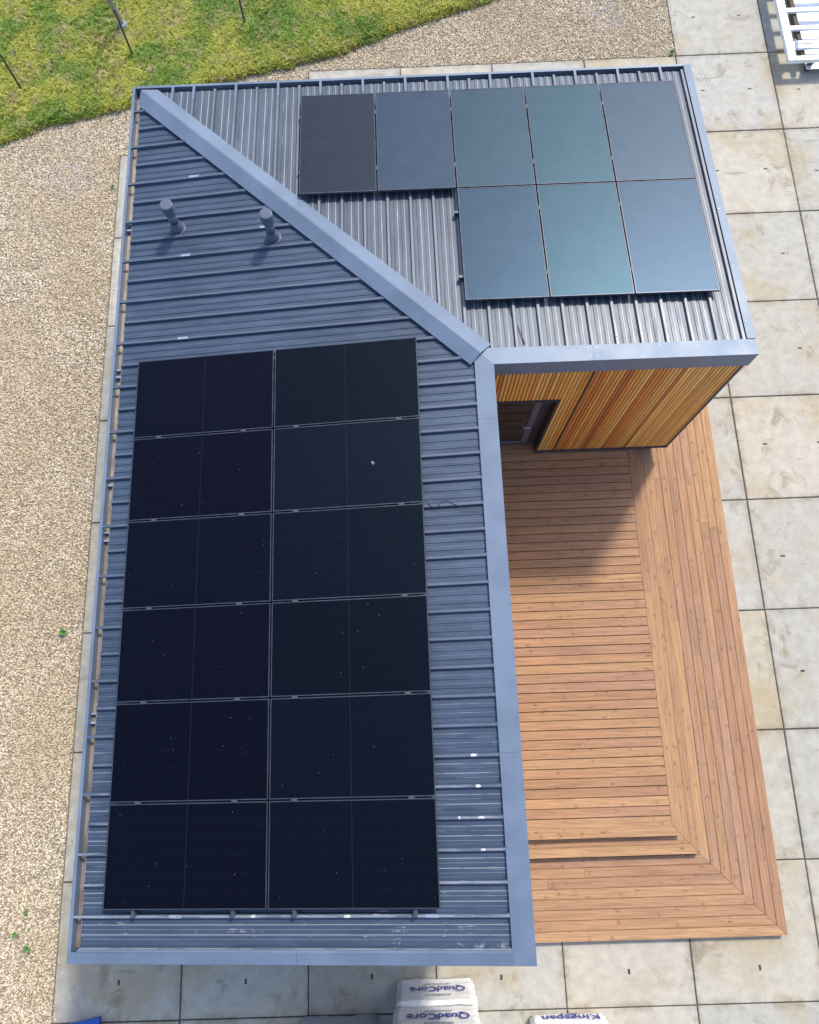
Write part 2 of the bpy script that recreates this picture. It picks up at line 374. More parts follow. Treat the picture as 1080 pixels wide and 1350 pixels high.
# ------------------------------------------------------------------ ground
def sheet(name, pts, mat, z, kind='structure'):
    o = make(name, [(x, y, z) for x, y in pts], [tuple(range(len(pts)))], mat); tag(o, kind=kind); return o
sheet('ground', [(-250,-250),(250,-250),(250,250),(-250,250)], M_earth, -0.08)
GX, GY = 2.9732, 9.1439
EDGE = [(-14,5.6),(-12,6.6),(-10.5,7.2),(-9.632,7.563),(-9.1,7.76),(-8.695,8.0),(-8.2,8.10),(-7.731,8.252),(-7.3,8.30),(-6.886,8.408),(-6.3,8.60),(-5.6,8.72),(-5.0,8.97),(-4.301,9.144),(-3.4,9.33),(-2.304,9.595),(-1.6,9.92),(-.95,10.151),(0,10.5),(.947,10.903),(2.5,11.5),(5.5,12.6)]
g = sheet('gravel_bed', [(-14,-14),(-7.03,-14),(-7.03,GY-2),(-5,GY-2),(-3.03,GY-2),(-3.03,GY),(4.97,GY),(4.97,13.5),(-14,13.5)], M_gravbed, -0.015)

# paving: every slab on the 2 m grid is a piece of the pavement
pav = sheet('pavement', [(-7.02,-14),(13,-14),(13,13.5),(4.98,13.5),(4.98,GY-.02),(-3.02,GY-.02),(-3.02,GY-2.02),(-7.02,GY-2.02)], M_bed, -0.02)
pav['wx'] = pav['wy'] = pav['wz'] = 0.0; pav['wx'], pav['wy'], pav['wz'] = pav.location
def has_slab(i, j):
    x = GX+2*i; y = GY-2*j
    if x < -7.1: return False
    if y > GY+.1: return x > 4.9
    if j == 0: return x > -3.1
    return True
holeV, holeF = [], []
slab_cols = [(.43,.405,.345),(.45,.42,.355),(.40,.39,.345),(.43,.39,.305),(.415,.405,.365),(.46,.435,.375)]
for j in range(-2, 12):
    for i in range(-5, 5):
        if not has_slab(i, j): continue
        x0, y1 = GX+2*i, GY-2*j; x1, y0 = x0+2, y1-2
        gx = .010; r = random.Random(i*37+j*101)
        dz = r.uniform(-.003, .003); ins = [r.uniform(-.003, .003) for _ in range(4)]
        X0, X1, Y0, Y1 = x0+gx+ins[0], x1-gx+ins[1], y0+gx+ins[2], y1-gx+ins[3]
        ch = .010
        V = [(X0,Y0,-.14),(X1,Y0,-.14),(X1,Y1,-.14),(X0,Y1,-.14),(X0,Y0,-ch+dz),(X1,Y0,-ch+dz),(X1,Y1,-ch+dz),(X0,Y1,-ch+dz),
             (X0+ch,Y0+ch,dz),(X1-ch,Y0+ch,dz),(X1-ch,Y1-ch,dz),(X0+ch,Y1-ch,dz)]
        F = [(0,3,2,1)]+[(k,(k+1)%4,4+(k+1)%4,4+k) for k in range(4)]+[(4+k,4+(k+1)%4,8+(k+1)%4,8+k) for k in range(4)]+[(8,9,10,11)]
        o = make('slab', V, F, M_slab, pav, color=slab_cols[r.randrange(6)])
        # two cast-in lifting slots per slab
        cx, cy = (x0+x1)/2+r.uniform(-.05,.05), (y0+y1)/2+r.uniform(-.06,.06)
        for s_ in (-.5, .5):
            if j >= 8: hx, hy, a, b = cx, cy+s_, .016, .038
            else: hx, hy, a, b = cx+s_*1.0, cy, .038, .016
            for hole in [0]:
                box_vf(hx-a, hy-b, dz-.002, hx+a, hy+b, dz+.002, holeV, holeF)
ho = make('lifting_slot', holeV, holeF, M_rubber, pav); ho['kind'] = 'stuff'

# lawn: raised sod with a ragged lip over the gravel
lawn_pts = EDGE + [(5.5,14),(-14,14)]
V, F = [], []
fine = []
for k in range(len(EDGE)-1):
    a, b = Vector(EDGE[k]), Vector(EDGE[k+1]); n = max(2, int((b-a).length/.07))
    for q in range(n):
        p = a.lerp(b, q/n); d = (b-a).normalized(); nrm = Vector((-d.y, d.x))
        p = p + nrm*(noise.noise(Vector((p.x*3, p.y*3, 0)))*.12 + noise.noise(Vector((p.x*11, p.y*11, 3)))*.05)
        fine.append(p)
N = len(fine)
for p in fine: V.append((p.x, p.y, -.03))
for p in fine: V.append((p.x-.02, p.y+.05, .10))
for p in fine: V.append((p.x, p.y+.3, .12))
for p in fine: V.append((p.x, 14.0, .12))
for k in range(N-1):
    for rr in range(3): F.append((rr*N+k, rr*N+k+1, (rr+1)*N+k+1, (rr+1)*N+k))
lawn = make('lawn', V, F, M_lawn, None); tag(lawn, kind='structure')

# ---- gravel stones and grass: uncountable cover grown with geometry nodes
def scatter(name, host_pts, z, mat, density, build, scale_rng, seed, label, cat, zrot_only=False, noise_mask=None, mesh=None):
    if mesh is None:
        me = bpy.data.meshes.new(name); me.from_pydata([(x, y, z) for x, y in host_pts], [], [tuple(range(len(host_pts)))])
        bm = bmesh.new(); bm.from_mesh(me); bmesh.ops.triangulate(bm, faces=bm.faces); bmesh.ops.recalc_face_normals(bm, faces=bm.faces)
        for f in bm.faces:
            if f.normal.z < 0: f.normal_flip()
        bm.to_mesh(me); bm.free()
    else: me = mesh
    me.materials.append(mat)
    o = bpy.data.objects.new(name, me); COL.objects.link(o); tag(o, label, cat, None, 'stuff')
    ng = bpy.data.node_groups.new(name+'_cover', 'GeometryNodeTree')
    ng.interface.new_socket('Geometry', in_out='INPUT', socket_type='NodeSocketGeometry')
    ng.interface.new_socket('Geometry', in_out='OUTPUT', socket_type='NodeSocketGeometry')
    N_, L = ng.nodes, ng.links
    gi = N_.new('NodeGroupInput'); go = N_.new('NodeGroupOutput')
    dp = N_.new('GeometryNodeDistributePointsOnFaces'); dp.distribute_method = 'RANDOM'
    dp.inputs['Density'].default_value = density; dp.inputs['Seed'].default_value = seed
    L.new(gi.outputs[0], dp.inputs['Mesh'])
    if noise_mask:
        nz = N_.new('ShaderNodeTexNoise'); nz.inputs['Scale'].default_value = noise_mask[0]; nz.inputs['Detail'].default_value = 4
        mr = N_.new('ShaderNodeMapRange'); mr.inputs[1].default_value = noise_mask[1]; mr.inputs[2].default_value = noise_mask[2]
        mr.inputs[3].default_value = noise_mask[3]*density; mr.inputs[4].default_value = density
        ps = N_.new('GeometryNodeInputPosition'); L.new(ps.outputs[0], nz.inputs['Vector']); L.new(nz.outputs[0], mr.inputs[0])
        L.new(mr.outputs[0], dp.inputs['Density'])
    jn = N_.new('GeometryNodeGeometryToInstance')
    for src in build(ng): L.new(src, jn.inputs[0])
    ip = N_.new('GeometryNodeInstanceOnPoints'); L.new(dp.outputs['Points'], ip.inputs['Points']); L.new(jn.outputs[0], ip.inputs['Instance'])
    ip.inputs['Pick Instance'].default_value = True
    rv = N_.new('FunctionNodeRandomValue'); rv.data_type = 'FLOAT_VECTOR'
    rv.inputs[0].default_value = (-.35, -.35, 0) if zrot_only else (0,0,0); rv.inputs[1].default_value = (.35, .35, 6.28) if zrot_only else (6.28,6.28,6.28)
    L.new(rv.outputs[0], ip.inputs['Rotation'])
    rs = N_.new('FunctionNodeRandomValue'); rs.data_type = 'FLOAT'; rs.inputs[2].default_value = scale_rng[0]; rs.inputs[3].default_value = scale_rng[1]; rs.inputs['Seed'].default_value = 5
    L.new(rs.outputs[1], ip.inputs['Scale'])
    sm = N_.new('GeometryNodeSetMaterial'); sm.inputs['Material'].default_value = mat
    L.new(ip.outputs[0], sm.inputs['Geometry'])
    L.new(sm.outputs[0], go.inputs[0])
    md = o.modifiers.new('cover', 'NODES'); md.node_group = ng
    return o
def stones(ng):
    out = []
    for k in range(5):
        ic = ng.nodes.new('GeometryNodeMeshIcoSphere'); ic.inputs['Radius'].default_value = .019; ic.inputs['Subdivisions'].default_value = 1
        tr = ng.nodes.new('GeometryNodeTransform'); tr.inputs['Scale'].default_value = [(1.3,.8,.6),(1,.7,.75),(1.1,1,.55),(1.5,.75,.7),(.8,.8,.6)][k]
        nz = ng.nodes.new('ShaderNodeTexNoise'); nz.inputs['Scale'].default_value = 45; nz.noise_dimensions = '4D'; nz.inputs['W'].default_value = k*3.3
        vm = ng.nodes.new('ShaderNodeVectorMath'); vm.operation = 'SUBTRACT'; vm.inputs[1].default_value = (.5,.5,.5)
        v2 = ng.nodes.new('ShaderNodeVectorMath'); v2.operation = 'SCALE'; v2.inputs['Scale'].default_value = .022
        sp = ng.nodes.new('GeometryNodeSetPosition')
        ng.links.new(nz.outputs['Color'], vm.inputs[0]); ng.links.new(vm.outputs[0], v2.inputs[0]); ng.links.new(v2.outputs[0], sp.inputs['Offset'])
        ng.links.new(ic.outputs[0], sp.inputs['Geometry']); ng.links.new(sp.outputs[0], tr.inputs['Geometry']); out.append(tr.outputs[0])
    return out
ev = [(p.x, p.y) for p in fine[::4]]
WEST = [(-12.5,-10.5),(-7.04,-10.5),(-7.04,GY-2+.01)]
grav_pts = WEST + [(-3.04,GY-2+.01),(-3.04,GY+.01),(4.96,GY+.01),(4.96,12.4)] + [p for p in reversed(ev) if p[0] > -12.4 and p[0] < 4.9 and p[1] < 12.35]
scatter('gravel', [(x, y+(.05 if k > 6 else 0)) for k, (x, y) in enumerate(grav_pts)], -.008, M_stone, 2900, stones, (.42, 1.15), 3, 'buff gravel bed', None)
scatter('stray_gravel', [(-7.03,-9),(-6.90,-9),(-6.90,7.1),(-7.03,7.1)], .004, M_stone, 55, stones, (.3, .9), 9, 'stray gravel stones on the edge of the paving strip', None)
scatter('stray_gravel', [(4.99,9.3),(5.15,9.3),(5.15,12.4),(4.99,12.4)], .004, M_stone, 60, stones, (.3, .9), 19, 'stray gravel stones on the paving beside the top gravel', None)
# grass host follows the sod surface
e0 = [(x, y) for x, y in ev if -12.4 < x < 4.9]; n0 = len(e0)
hv = [(x+.02, y-.035-.07*max(0, noise.noise(Vector((x*4, y*4, 9)))), .004) for x, y in e0] + [(x, y+.03, .09) for x, y in e0] + [(x, y+.37, .118) for x, y in e0] + [(x, 12.8, .118) for x, y in e0]
hf = []
for k in range(n0-1):
    for rr in range(3): hf.append((rr*n0+k, rr*n0+k+1, (rr+1)*n0+k+1, (rr+1)*n0+k))
hme = bpy.data.meshes.new('grass'); hme.from_pydata(hv, [], hf)
def tufts(ng):
    out = []
    for k in range(4):
        rr = random.Random(k); V, F = [], []
        for b in range(9):
            a = rr.uniform(0, 6.28); ln = rr.uniform(.03, .13); lean = rr.uniform(.2, 1.0); cx, cy = rr.uniform(-.03,.03), rr.uniform(-.03,.03); wd = rr.uniform(.0035, .006)
            d = Vector((math.cos(a), math.sin(a), 0)); s_ = Vector((-d.y, d.x, 0))*wd; c0 = Vector((cx, cy, 0))
            p1 = c0 + d*ln*lean*.4 + Vector((0,0,ln*.6)); p2 = c0 + d*ln*lean + Vector((0,0,ln*.8))
            q = len(V); V += [c0-s_, c0+s_, p1-s_, p1+s_, p2]; F += [(q,q+1,q+3,q+2),(q+2,q+3,q+4)]
        me = bpy.data.meshes.new('grass_tuft'); me.from_pydata([tuple(v) for v in V], [], F); me.materials.append(M_grass)
        TUFTS.append(me)
        oo = bpy.data.objects.new('grass_tuft_source', me)
        n = ng.nodes.new('GeometryNodeObjectInfo'); n.inputs['Object'].default_value = oo; out.append(n.outputs['Geometry'])
    return out
TUFTS = []
scatter('grass', None, 0, M_grass, 1500, tufts, (.6, 1.25), 11, 'rough patchy lawn grass', None, True, (1.6, .36, .58, .12), mesh=hme)

# ------------------------------------------------------------------ deck
LV = (.45, .30, .15)
deck = empty('timber_deck', (1.5, -3.5, 0), 'stepped reddish timber deck in the inner corner of the house', 'deck')
XO = [2.78, 2.93, 3.23, 4.458]          # inner boards end, upper edge, middle edge, outer edge
YO = [-6.224, -6.376, -6.676, -7.904]
deck_cols = [(.415,.240,.130),(.40,.228,.128),(.435,.258,.138),(.385,.216,.122),(.445,.262,.135),(.38,.222,.138),(.415,.236,.128),(.39,.22,.128)]
def dcol(r):
    c = deck_cols[r.randrange(len(deck_cols))]; k = r.uniform(.93, 1.08); return tuple(v*k for v in c)
rd = random.Random(12)
def board(p, z, long_dir):
    """p: plan outline (4 points); the board's local X runs along its length."""
    z += rd.uniform(-.0012, .0012); tilt = rd.uniform(-.0012, .0012)
    top = [(x, y, z + (tilt if k in (0, 1) else -tilt)) for k, (x, y) in enumerate(p)]
    rot = Euler((0, 0, math.radians(90))) if long_dir == 'y' else None
    return plate('board', top, .026, M_deck, deck, color=dcol(rd), rot=rot)
def split(a, b, r):
    """butt joints: board lengths up to 4.2 m"""
    cuts = [a]; 
    while b-cuts[-1] > 4.4: cuts.append(cuts[-1]+r.uniform(2.2, 4.0))
    if len(cuts) > 1 and b-cuts[-1] < .7: cuts.pop()
    return cuts+[b]
WD = .137; PI_ = .149
y = YO[0]
while y < .06:   # upper level, boards running east-west
    j = rd.uniform(-.0012, .0012)
    board([(-.05, y+j), (XO[0]-.004, y+j), (XO[0]-.004, y+WD+j), (-.05, y+WD+j)], LV[0], 'x'); y += PI_
mit = lambda x: -(x-2.78)+YO[0]
def ring(x0, x1, z, ytop):       # one board of a mitred border: east leg runs north-south, south leg runs east-west
    g_ = .003
    ys = split(mit(x0)+.6, ytop, rd)
    for k in range(len(ys)-1):
        lo0 = mit(x0)+g_ if k == 0 else ys[k]+.002; lo1 = mit(x1)+g_ if k == 0 else ys[k]+.002
        board([(x0, lo0), (x1, lo1), (x1, ys[k+1]), (x0, ys[k+1])], z, 'y')
    xs = [-.05, x0-g_]
    if rd.random() < .25: xs = [-.05, rd.uniform(.5, 1.8), x0-g_]
    for k in range(len(xs)-1):
        last = k == len(xs)-2
        board([(xs[k]+.002, mit(x1)), (mit_x(mit(x1))-g_ if last else xs[k+1]-.001, mit(x1)), (mit_x(mit(x0))-g_ if last else xs[k+1]-.001, mit(x0)), (xs[k]+.002, mit(x0))], z, 'x')
mit_x = lambda yy: 2.78-(yy-YO[0])
ring(2.782, 2.93, LV[0], .06)
for k in range(2): ring(2.93+.15*k+.002, 2.93+.15*(k+1)-.004, LV[1], .12)
for k in range(-1, 8): 
    a = 3.258+.15*k; ring(a+.003, a+.15-.006, LV[2], 2.6)
# risers and dark frame under the boards
def frame(x1, y0, z, ytop, top_gap=.030):
    V, F = box_vf(-.05, y0+.012, .004 if z < .2 else z-.15, x1-.012, ytop, z-top_gap); return V, F
fv, ff = frame(XO[3], YO[3], LV[2], 2.55); fr = make('joist_frame', fv, ff, M_void, deck)
for xi, yi, z, yt in ((XO[2], YO[2], LV[1], .1), (XO[1], YO[1], LV[0], .05)):
    V, F = box_vf(0, yi+.014, z-.145, xi-.014, yt, z-.030); make('joist_frame', V, F, M_void, deck)
for xi, yi, z, yt in zip(XO[1:], YO[1:], LV, (.06, .12, 2.6)):      # fascia boards of each step
    hz = z-.028
    plate('riser_board', [(xi-.010, yi+.012, hz), (xi-.032, yi+.012, hz), (xi-.032, yt, hz), (xi-.010, yt, hz)], .115, M_deck, deck, color=deck_cols[1], rot=Euler((0,0,math.radians(90))))
    plate('riser_board', [(0, yi+.010, hz), (xi-.010, yi+.010, hz), (xi-.010, yi+.032, hz), (0, yi+.032, hz)], .115, M_deck, deck, color=deck_cols[3])

# ------------------------------------------------------------------ house
H, SL, W_, XR, YB = 4.3478, .1112, 5.2964, 3.4869, -7.0348
zA = lambda x: H + SL*x
zB = lambda y: H - SL*y
hs = empty('timber_clad_house', (-1.5, -.5, 0), 'L-shaped single storey house clad in orange timber under a dark ribbed metal roof', 'house')
WX = 3.466; zb = .50; WY = .06
# walls
V, F = [], []
def wall(a, b, mat=M_dark, name='wall'): return box(name, a, b, mat, hs)
wall((1.105, .085, zb-.02), (WX-.03, .26, 3.93)); wall((-.14, .085, 2.862), (1.103, .26, 3.93)); wall((-.14, .085, zb-.02), (.08, .26, 2.86))
wall((-.30, -6.85, zb-.02), (-.12, .083, 3.93)); wall((WX-.21, .262, zb-.02), (WX-.03, 5.1, 3.66))
wall((-5.12, -6.85, .0), (-4.98, 5.1, 3.5)); wall((-4.978, 4.96, .0), (WX-.212, 5.1, 3.5)); wall((-4.978, -6.85, .0), (-.302, -6.7, 3.5))
box('plinth', (-.10, .14, 0), (3.30, .30, .478), M_plinth, hs); box('plinth', (3.12, .302, 0), (3.30, 5.1, .478), M_plinth, hs)
box('plinth', (-.28, -6.8, 0), (-.16, .138, .478), M_plinth, hs)
# cladding boards
clad_cols = [(.78,.40,.10),(.82,.46,.13),(.74,.35,.085),(.70,.31,.07),(.80,.43,.11)]
clad_red = [(.48,.15,.04),(.40,.11,.032),(.58,.20,.045)]
rc = random.Random(5)
def clad_col(i=None, red=False):
    c = rc.choice(clad_red if red else clad_cols); k = rc.uniform(.80, 1.08); return tuple(v*k for v in c)
P = .0560
def cboard(x0, x1, z0, z1, col, axis='y', at=WY):
    if axis == 'y': V, F = box_vf(x0, at-.002, z0, x1, at+.020, z1)
    else: V, F = box_vf(at-.020, x0, z0, at+.002, x1, z1)
    return make('cladding_board', V, F, M_clad, hs, color=col)
reds = {1:1, 5:1, 6:1, 13:1, 14:.5, 21:1, 27:.5}
x = 1.452; i = 0
while x < WX-.05:
    red = i in (2, 8, 9, 15, 22)
    mid_ = i in (0, 1, 3, 5, 10, 16, 17)
    cboard(x, x+P-.0135, zb+.02, 3.985, (.62,.235,.05) if mid_ else clad_col(red=red)); x += P; i += 1
x = 1.425; i = 0
while x > -.10:
    x0 = x-P
    low = zb+.02 if x0 > 1.13 else 2.895
    cboard(x0+.0135, x, low, 3.985, clad_col(red=(i in (25, 24, 22)))); x -= P; i += 1
y = .03; i = 0
while y > -6.8:       # wall along the deck under the eave
    cboard(y-P+.009, y, zb+.02, 3.96, clad_col(red=rc.random() < .12), 'x', -.10); y -= P; i += 1
y = .09
while y < 5.05 and i < 205:      # east gable side
    cboard(y, y+P-.009, zb+.02, zB(y)-.36, clad_col(red=rc.random() < .12), 'x', WX-.004); y += P; i += 1
# dark trims
box('trim_strip', (1.428, .030, zb+.032), (1.449, .084, 3.985), M_dark, hs)
box('trim_strip', (1.135, .028, zb), (WX+.012, .084, zb+.018), M_dark, hs)
box('trim_strip', (WX-.008, .034, zb+.020), (WX+.010, .084, 3.985), M_flash, hs)
box('trim_strip', (1.103, .026, zb), (1.131, .20, 2.862), M_dark, hs)
box('trim_strip', (.06, .026, 2.864), (1.131, .20, 2.890), M_dark, hs)
# glazed door set back in its opening
door = empty('door', (.6, .24, .5), parent=hs)
y0, y1 = .20, .26
box('door_frame', (.082, y0, .50), (.18, y1, 2.85), M_dark, door); box('door_frame', (.95, y0, .50), (1.10, y1, 2.85), M_dark, door)
box('door_frame', (.181, y0, 2.76), (.949, y1, 2.85), M_dark, door); box('door_frame', (.181, y0, .50), (.949, y1, .60), M_dark, door)
M_stile = simple('door_stile_paint', (.13, .145, .19), .4, .1)
box('stile', (.182, .185, .602), (.262, .245, 2.758), M_stile, door); box('stile', (.845, .185, .602), (.948, .245, 2.758), M_stile, door)
box('stile', (.263, .185, 2.69), (.844, .245, 2.758), M_stile, door); box('stile', (.263, .185, .602), (.844, .245, .68), M_stile, door)
box('glass_pane', (.264, .20, .681), (.843, .22, 2.689), M_glass, door)
V, F = tube_vf((.90, .184, 1.5), (.90, .135, 1.5), .010, n=10); tube_vf((.90, .135, 1.5), (.78, .135, 1.5), .009, n=10, V=V, F=F)
make('handle', V, F, M_alu, door)
box('threshold', (.082, .10, .455), (1.10, .30, .498), M_deck, hs, color=(.30,.17,.10))
box('interior_wall', (-.1, .5, .48), (1.3, .52, 3.4), M_void, hs)

roof = empty('roof', (-1.5, -.5, 4.2), parent=hs)
RP = .3345; RIB = .042
rib_prof = [(-.031, 0), (-.019, RIB), (.019, RIB), (.031, 0)]
minor = []
for c_ in (.113, .216):
    minor += [(c_-.031, 0), (c_-.025, .008), (c_+.025, .008), (c_+.031, 0)]
def prof(t0, t1, first):
    """cross-section from t0 to t1 with ribs at first + k*RP; returns (t, h) with h measured up from the pan"""
    pts = []
    k = math.floor((t0-first)/RP)-1
    while first+k*RP < t1+RP:
        for o_, h_ in rib_prof+minor: pts.append((first+k*RP+o_, h_))
        k += 1
    pts = sorted(p for p in pts if t0 < p[0] < t1)
    def hat(t):
        f = (t-first+RP/2) % RP - RP/2
        return RIB if abs(f) <= .017 else 0
    return [(t0, hat(t0))]+pts+[(t1, hat(t1))]
def sheets():
    th = .0015
    F0 = .138
    edges = [YB+.13]
    k = -21
    while F0+k*RP-.045 < edges[0]+.3: k += 3
    while F0+k*RP-.045 < 5.15:
        edges.append(F0+k*RP-.045); k += 3
    edges.append(5.12)
    for a, b in zip(edges, edges[1:]):
        pr = prof(a+.0015, b-.0015, F0); V, F = [], []
        for t, h in pr:
            xe = min(-.20, -t+.0) if t > 0 else -.20
            x0 = -5.19
            xe = max(xe, x0+.005)
            V += [(x0, t, zA(x0)-RIB+h), (xe, t, zA(xe)-RIB+h)]
        for q in range(len(pr)-1): F.append((2*q, 2*q+1, 2*q+3, 2*q+2))
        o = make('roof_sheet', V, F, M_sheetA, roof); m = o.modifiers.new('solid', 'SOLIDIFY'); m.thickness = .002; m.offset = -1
    F1 = 0.0; edges = []; k = -15
    edges = [-5.12]
    while F1+k*RP-.045 < -4.9: k += 3
    while F1+k*RP-.045 < 3.3:
        edges.append(F1+k*RP-.045); k += 3
    edges.append(3.385)
    for a, b in zip(edges, edges[1:]):
        pr = prof(a+.0015, b-.0015, F1); V, F = [], []
        for t, h in pr:
            ys = max(.20, -t) if t < 0 else .20
            y1 = 5.19; ys = min(ys, y1-.005)
            V += [(t, ys, zB(ys)-RIB+h), (t, y1, zB(y1)-RIB+h)]
        for q in range(len(pr)-1): F.append((2*q, 2*q+1, 2*q+3, 2*q+2))
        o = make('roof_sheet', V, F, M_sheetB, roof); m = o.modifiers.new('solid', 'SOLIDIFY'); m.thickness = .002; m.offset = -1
sheets()
# core under the sheets
e = .06
corA = [(-5.18, YB+.03), (-.03, YB+.03), (-.03, .03), (-5.18, 5.18)]
plate('roof_core', [(x, y, zA(x)-e) for x, y in corA], .22, M_soffit, roof)
corB = [(-5.175, 5.182), (-.025, .032), (XR-.03, .032), (XR-.03, 5.182)]
plate('roof_core', [(x, y, zB(y)-e) for x, y in corB], .22, M_soffit, roof)
# flashings, a few lengths each
FH = .345
def flash_piece(name, quad, th=.004, mat=M_flash): return plate(name, quad, th, mat, roof)
up = .010
for a, b in ((0, -.76), (-.762, -4.86), (-4.862, YB)):            # east eave of the long wing
    ai = .25 if a == 0 else a
    flash_piece('eave_flashing', [(0, a, H+up), (-.252, ai if a == 0 else a, zA(-.252)+up), (-.252, b, zA(-.252)+up), (0, b, H+up)])
    V, F = box_vf(-.004, b+.0005, H-FH, 0.0, a-.0005, H+up-.0045); make('fascia', V, F, M_flash, roof)
plate('flashing_lip', [(-.249, .24, zA(-.25)+up-.0045), (-.253, .24, zA(-.25)+up-.0045), (-.253, YB+.15, zA(-.25)+up-.0045), (-.249, YB+.15, zA(-.25)+up-.0045)], .03, M_flash, roof)
for a, b in ((0, 1.32), (1.322, XR)):                             # south edge of the north wing
    ai = -.25 if a == 0 else a
    flash_piece('eave_flashing', [(a, 0, H+up), (b, 0, H+up), (b, .238, zB(.238)+up), (ai, .238 if a else .25, zB(.24)+up)])
    V, F = box_vf(a+.0005, 0.0, H-FH, b-.0005, .004, H+up-.0045); make('fascia', V, F, M_flash, roof)
vr = .040
for a, b in ((.2385, 2.52), (2.522, 5.27)):                          # raised east verge
    flash_piece('verge_flashing', [(3.375, a, zB(a)+up+.012), (XR, a, zB(a)+up+.012), (XR, b, zB(b)+up+.012), (3.375, b, zB(b)+up+.012)])
    flash_piece('verge_upstand', [(3.375, a, zB(a)+up+.0075), (3.379, a, zB(a)+up+.0075), (3.379, b, zB(b)+up+.0075), (3.375, b, zB(b)+up+.0075)], .05, M_dark)
plate('fascia', [(XR-.004, .005, H+up-.006), (XR, .005, H+up-.006), (XR, 5.3, zB(5.3)+up-.006), (XR-.004, 5.3, zB(5.3)+up-.006)], FH, M_flash, roof)
for a, b in ((-5.30, -2.62), (-2.618, -.253)):                        # raised south verge
    flash_piece('verge_flashing', [(a, YB, zA(a)+up+.004), (b, YB, zA(b)+up+.004), (b, YB+.125, zA(b)+up+.03), (a, YB+.125, zA(a)+up+.03)])
    flash_piece('verge_lip', [(a+(.1 if a<-5 else .001), YB+.126, zA(a)+up+.032), (b, YB+.126, zA(b)+up+.032), (b, YB+.150, zA(b)+up+.030), (a+(.1 if a<-5 else .001), YB+.150, zA(a)+up+.030)], .035)
plate('fascia', [(-5.30, YB-.004, zA(-5.3)+up), (0, YB-.004, H+up), (0, YB, H+up), (-5.30, YB, zA(-5.3)+up)], FH, M_flash, roof)
zE = zA(-5.30)
for a, b in ((YB, -4.35), (-4.347, -1.25), (-1.247, 2.75), (2.753, 5.30)):     # gutter fascias, low eaves
    V, F = box_vf(-5.322, a, zE-.30, -5.282, b, zE+.010); make('gutter_fascia', V, F, M_flash, roof)
for a, b in ((-5.281, -2.42), (-2.417, .95), (.953, XR)):
    V, F = box_vf(a, 5.26, zE-.30, b, 5.30, zE+.010); make('gutter_fascia', V, F, M_flash, roof)
V, F = box_vf(-5.281, YB+.13, zE-.16, -5.181, 5.259, zE-.13); make('gutter', V, F, M_gutter, roof)
V, F = box_vf(-5.180, 5.183, zE-.16, XR-.005, 5.259, zE-.13); make('gutter', V, F, M_gutter_shaded, roof)
V, F = box_vf(-5.199, YB+.13, zE-.13, -5.192, 5.18, zE-.028); make('gutter_edge', V, F, M_gutter, roof)
# rib caps carried across the gutters to the fascia
k = -10
while .138+2*k*RP < 5.0:
    yy = .138+2*k*RP
    if yy > YB+.2: 
        V, F = plate_vf([(-5.283, yy-.019, zA(-5.283)+.006), (-4.95, yy-.019, zA(-4.95)+.006), (-4.95, yy+.019, zA(-4.95)+.006), (-5.283, yy+.019, zA(-5.283)+.006)], .004)
        plate_vf([(-5.283, yy-.019, zA(-5.283)+.0015), (-4.95, yy-.019, zA(-4.95)+.0015), (-4.95, yy-.0165, zA(-4.95)+.0015), (-5.283, yy-.0165, zA(-5.283)+.0015)], .03, V, F)
        make('rib_strap', V, F, M_sheetA, roof)
    k += 1
for k in [-14]+list(range(-13, 11, 2)):
    xx = k*RP
    if xx > 3.3: continue
    V, F = plate_vf([(xx-.019, 4.98, zB(4.98)+.006), (xx+.019, 4.98, zB(4.98)+.006), (xx+.019, 5.262, zB(5.262)+.006), (xx-.019, 5.262, zB(5.262)+.006)], .03)
    make('rib_strap', V, F, M_flash, roof)
# hip capping in three lengths
def hip(t0, t1, e0=0, e1=0):
    hw = .205/math.sqrt(2); V = []
    for t, ee in ((t0, e0), (t1, e1)):
        for s_, dz_ in ((-1, .014), (-.06, .066), (.06, .066), (1, .014)):
            tt = t - ee*abs(s_)
            cx, cy = -tt, tt
            x, y = cx+s_*hw, cy+s_*hw
            zz = zA(-tt) if abs(s_) < .5 else (zA(x) if s_ < 0 else zB(y))
            V.append((x, y, zz+dz_))
    F = [(q, q+1, q+5, q+4) for q in range(3)]
    o = make('hip_capping', V, F, M_flash, roof); m = o.modifiers.new('solid', 'SOLIDIFY'); m.thickness = .004; m.offset = -1; return o
hip(.16, 2.25); hip(2.2512, 4.2); hip(4.2012, 5.16, 0, .10)
plate('hip_end', [(-5.16, 5.06, zA(-5.1)+.02), (-5.06, 5.16, zA(-5.1)+.02), (-5.0, 5.1, zA(-5.05)+.025), (-5.1, 5.0, zA(-5.05)+.025)], .02, M_flash, roof)
# screws, tiny, joined
sV, sF = [], []
def screw(x, y, z, r=.007): tube_vf((x, y, z), (x, y, z+.008), r, r*.7, 8, sV, sF)
rs_ = random.Random(3)
for k in range(-21, 15):
    yy = .138+k*RP
    if yy < YB+.2 or yy > 4.8: continue
    xe = min(-.3, -yy-.25)
    xs = [-5.1, -4.98, -4.80] + [-4.0, -3.0, -2.1, -1.2, -.62, -.42, -.30]
    for xx in xs:
        if xx < xe+.02: screw(xx+rs_.uniform(-.03,.03), yy+rs_.uniform(-.006,.006), zA(xx)+.001)
for k in range(-14, 10):
    xx = k*RP
    for yy in (.32, .9, 1.9, 2.9, 3.9, 4.95, 5.1):
        if yy > -xx+.25: screw(xx+rs_.uniform(-.006,.006), yy+rs_.uniform(-.04,.04), zB(yy)+.001)
for yy in [YB+.06+k*1.12 for k in range(7)]: screw(-.235, yy, zA(-.235)+up, .008)
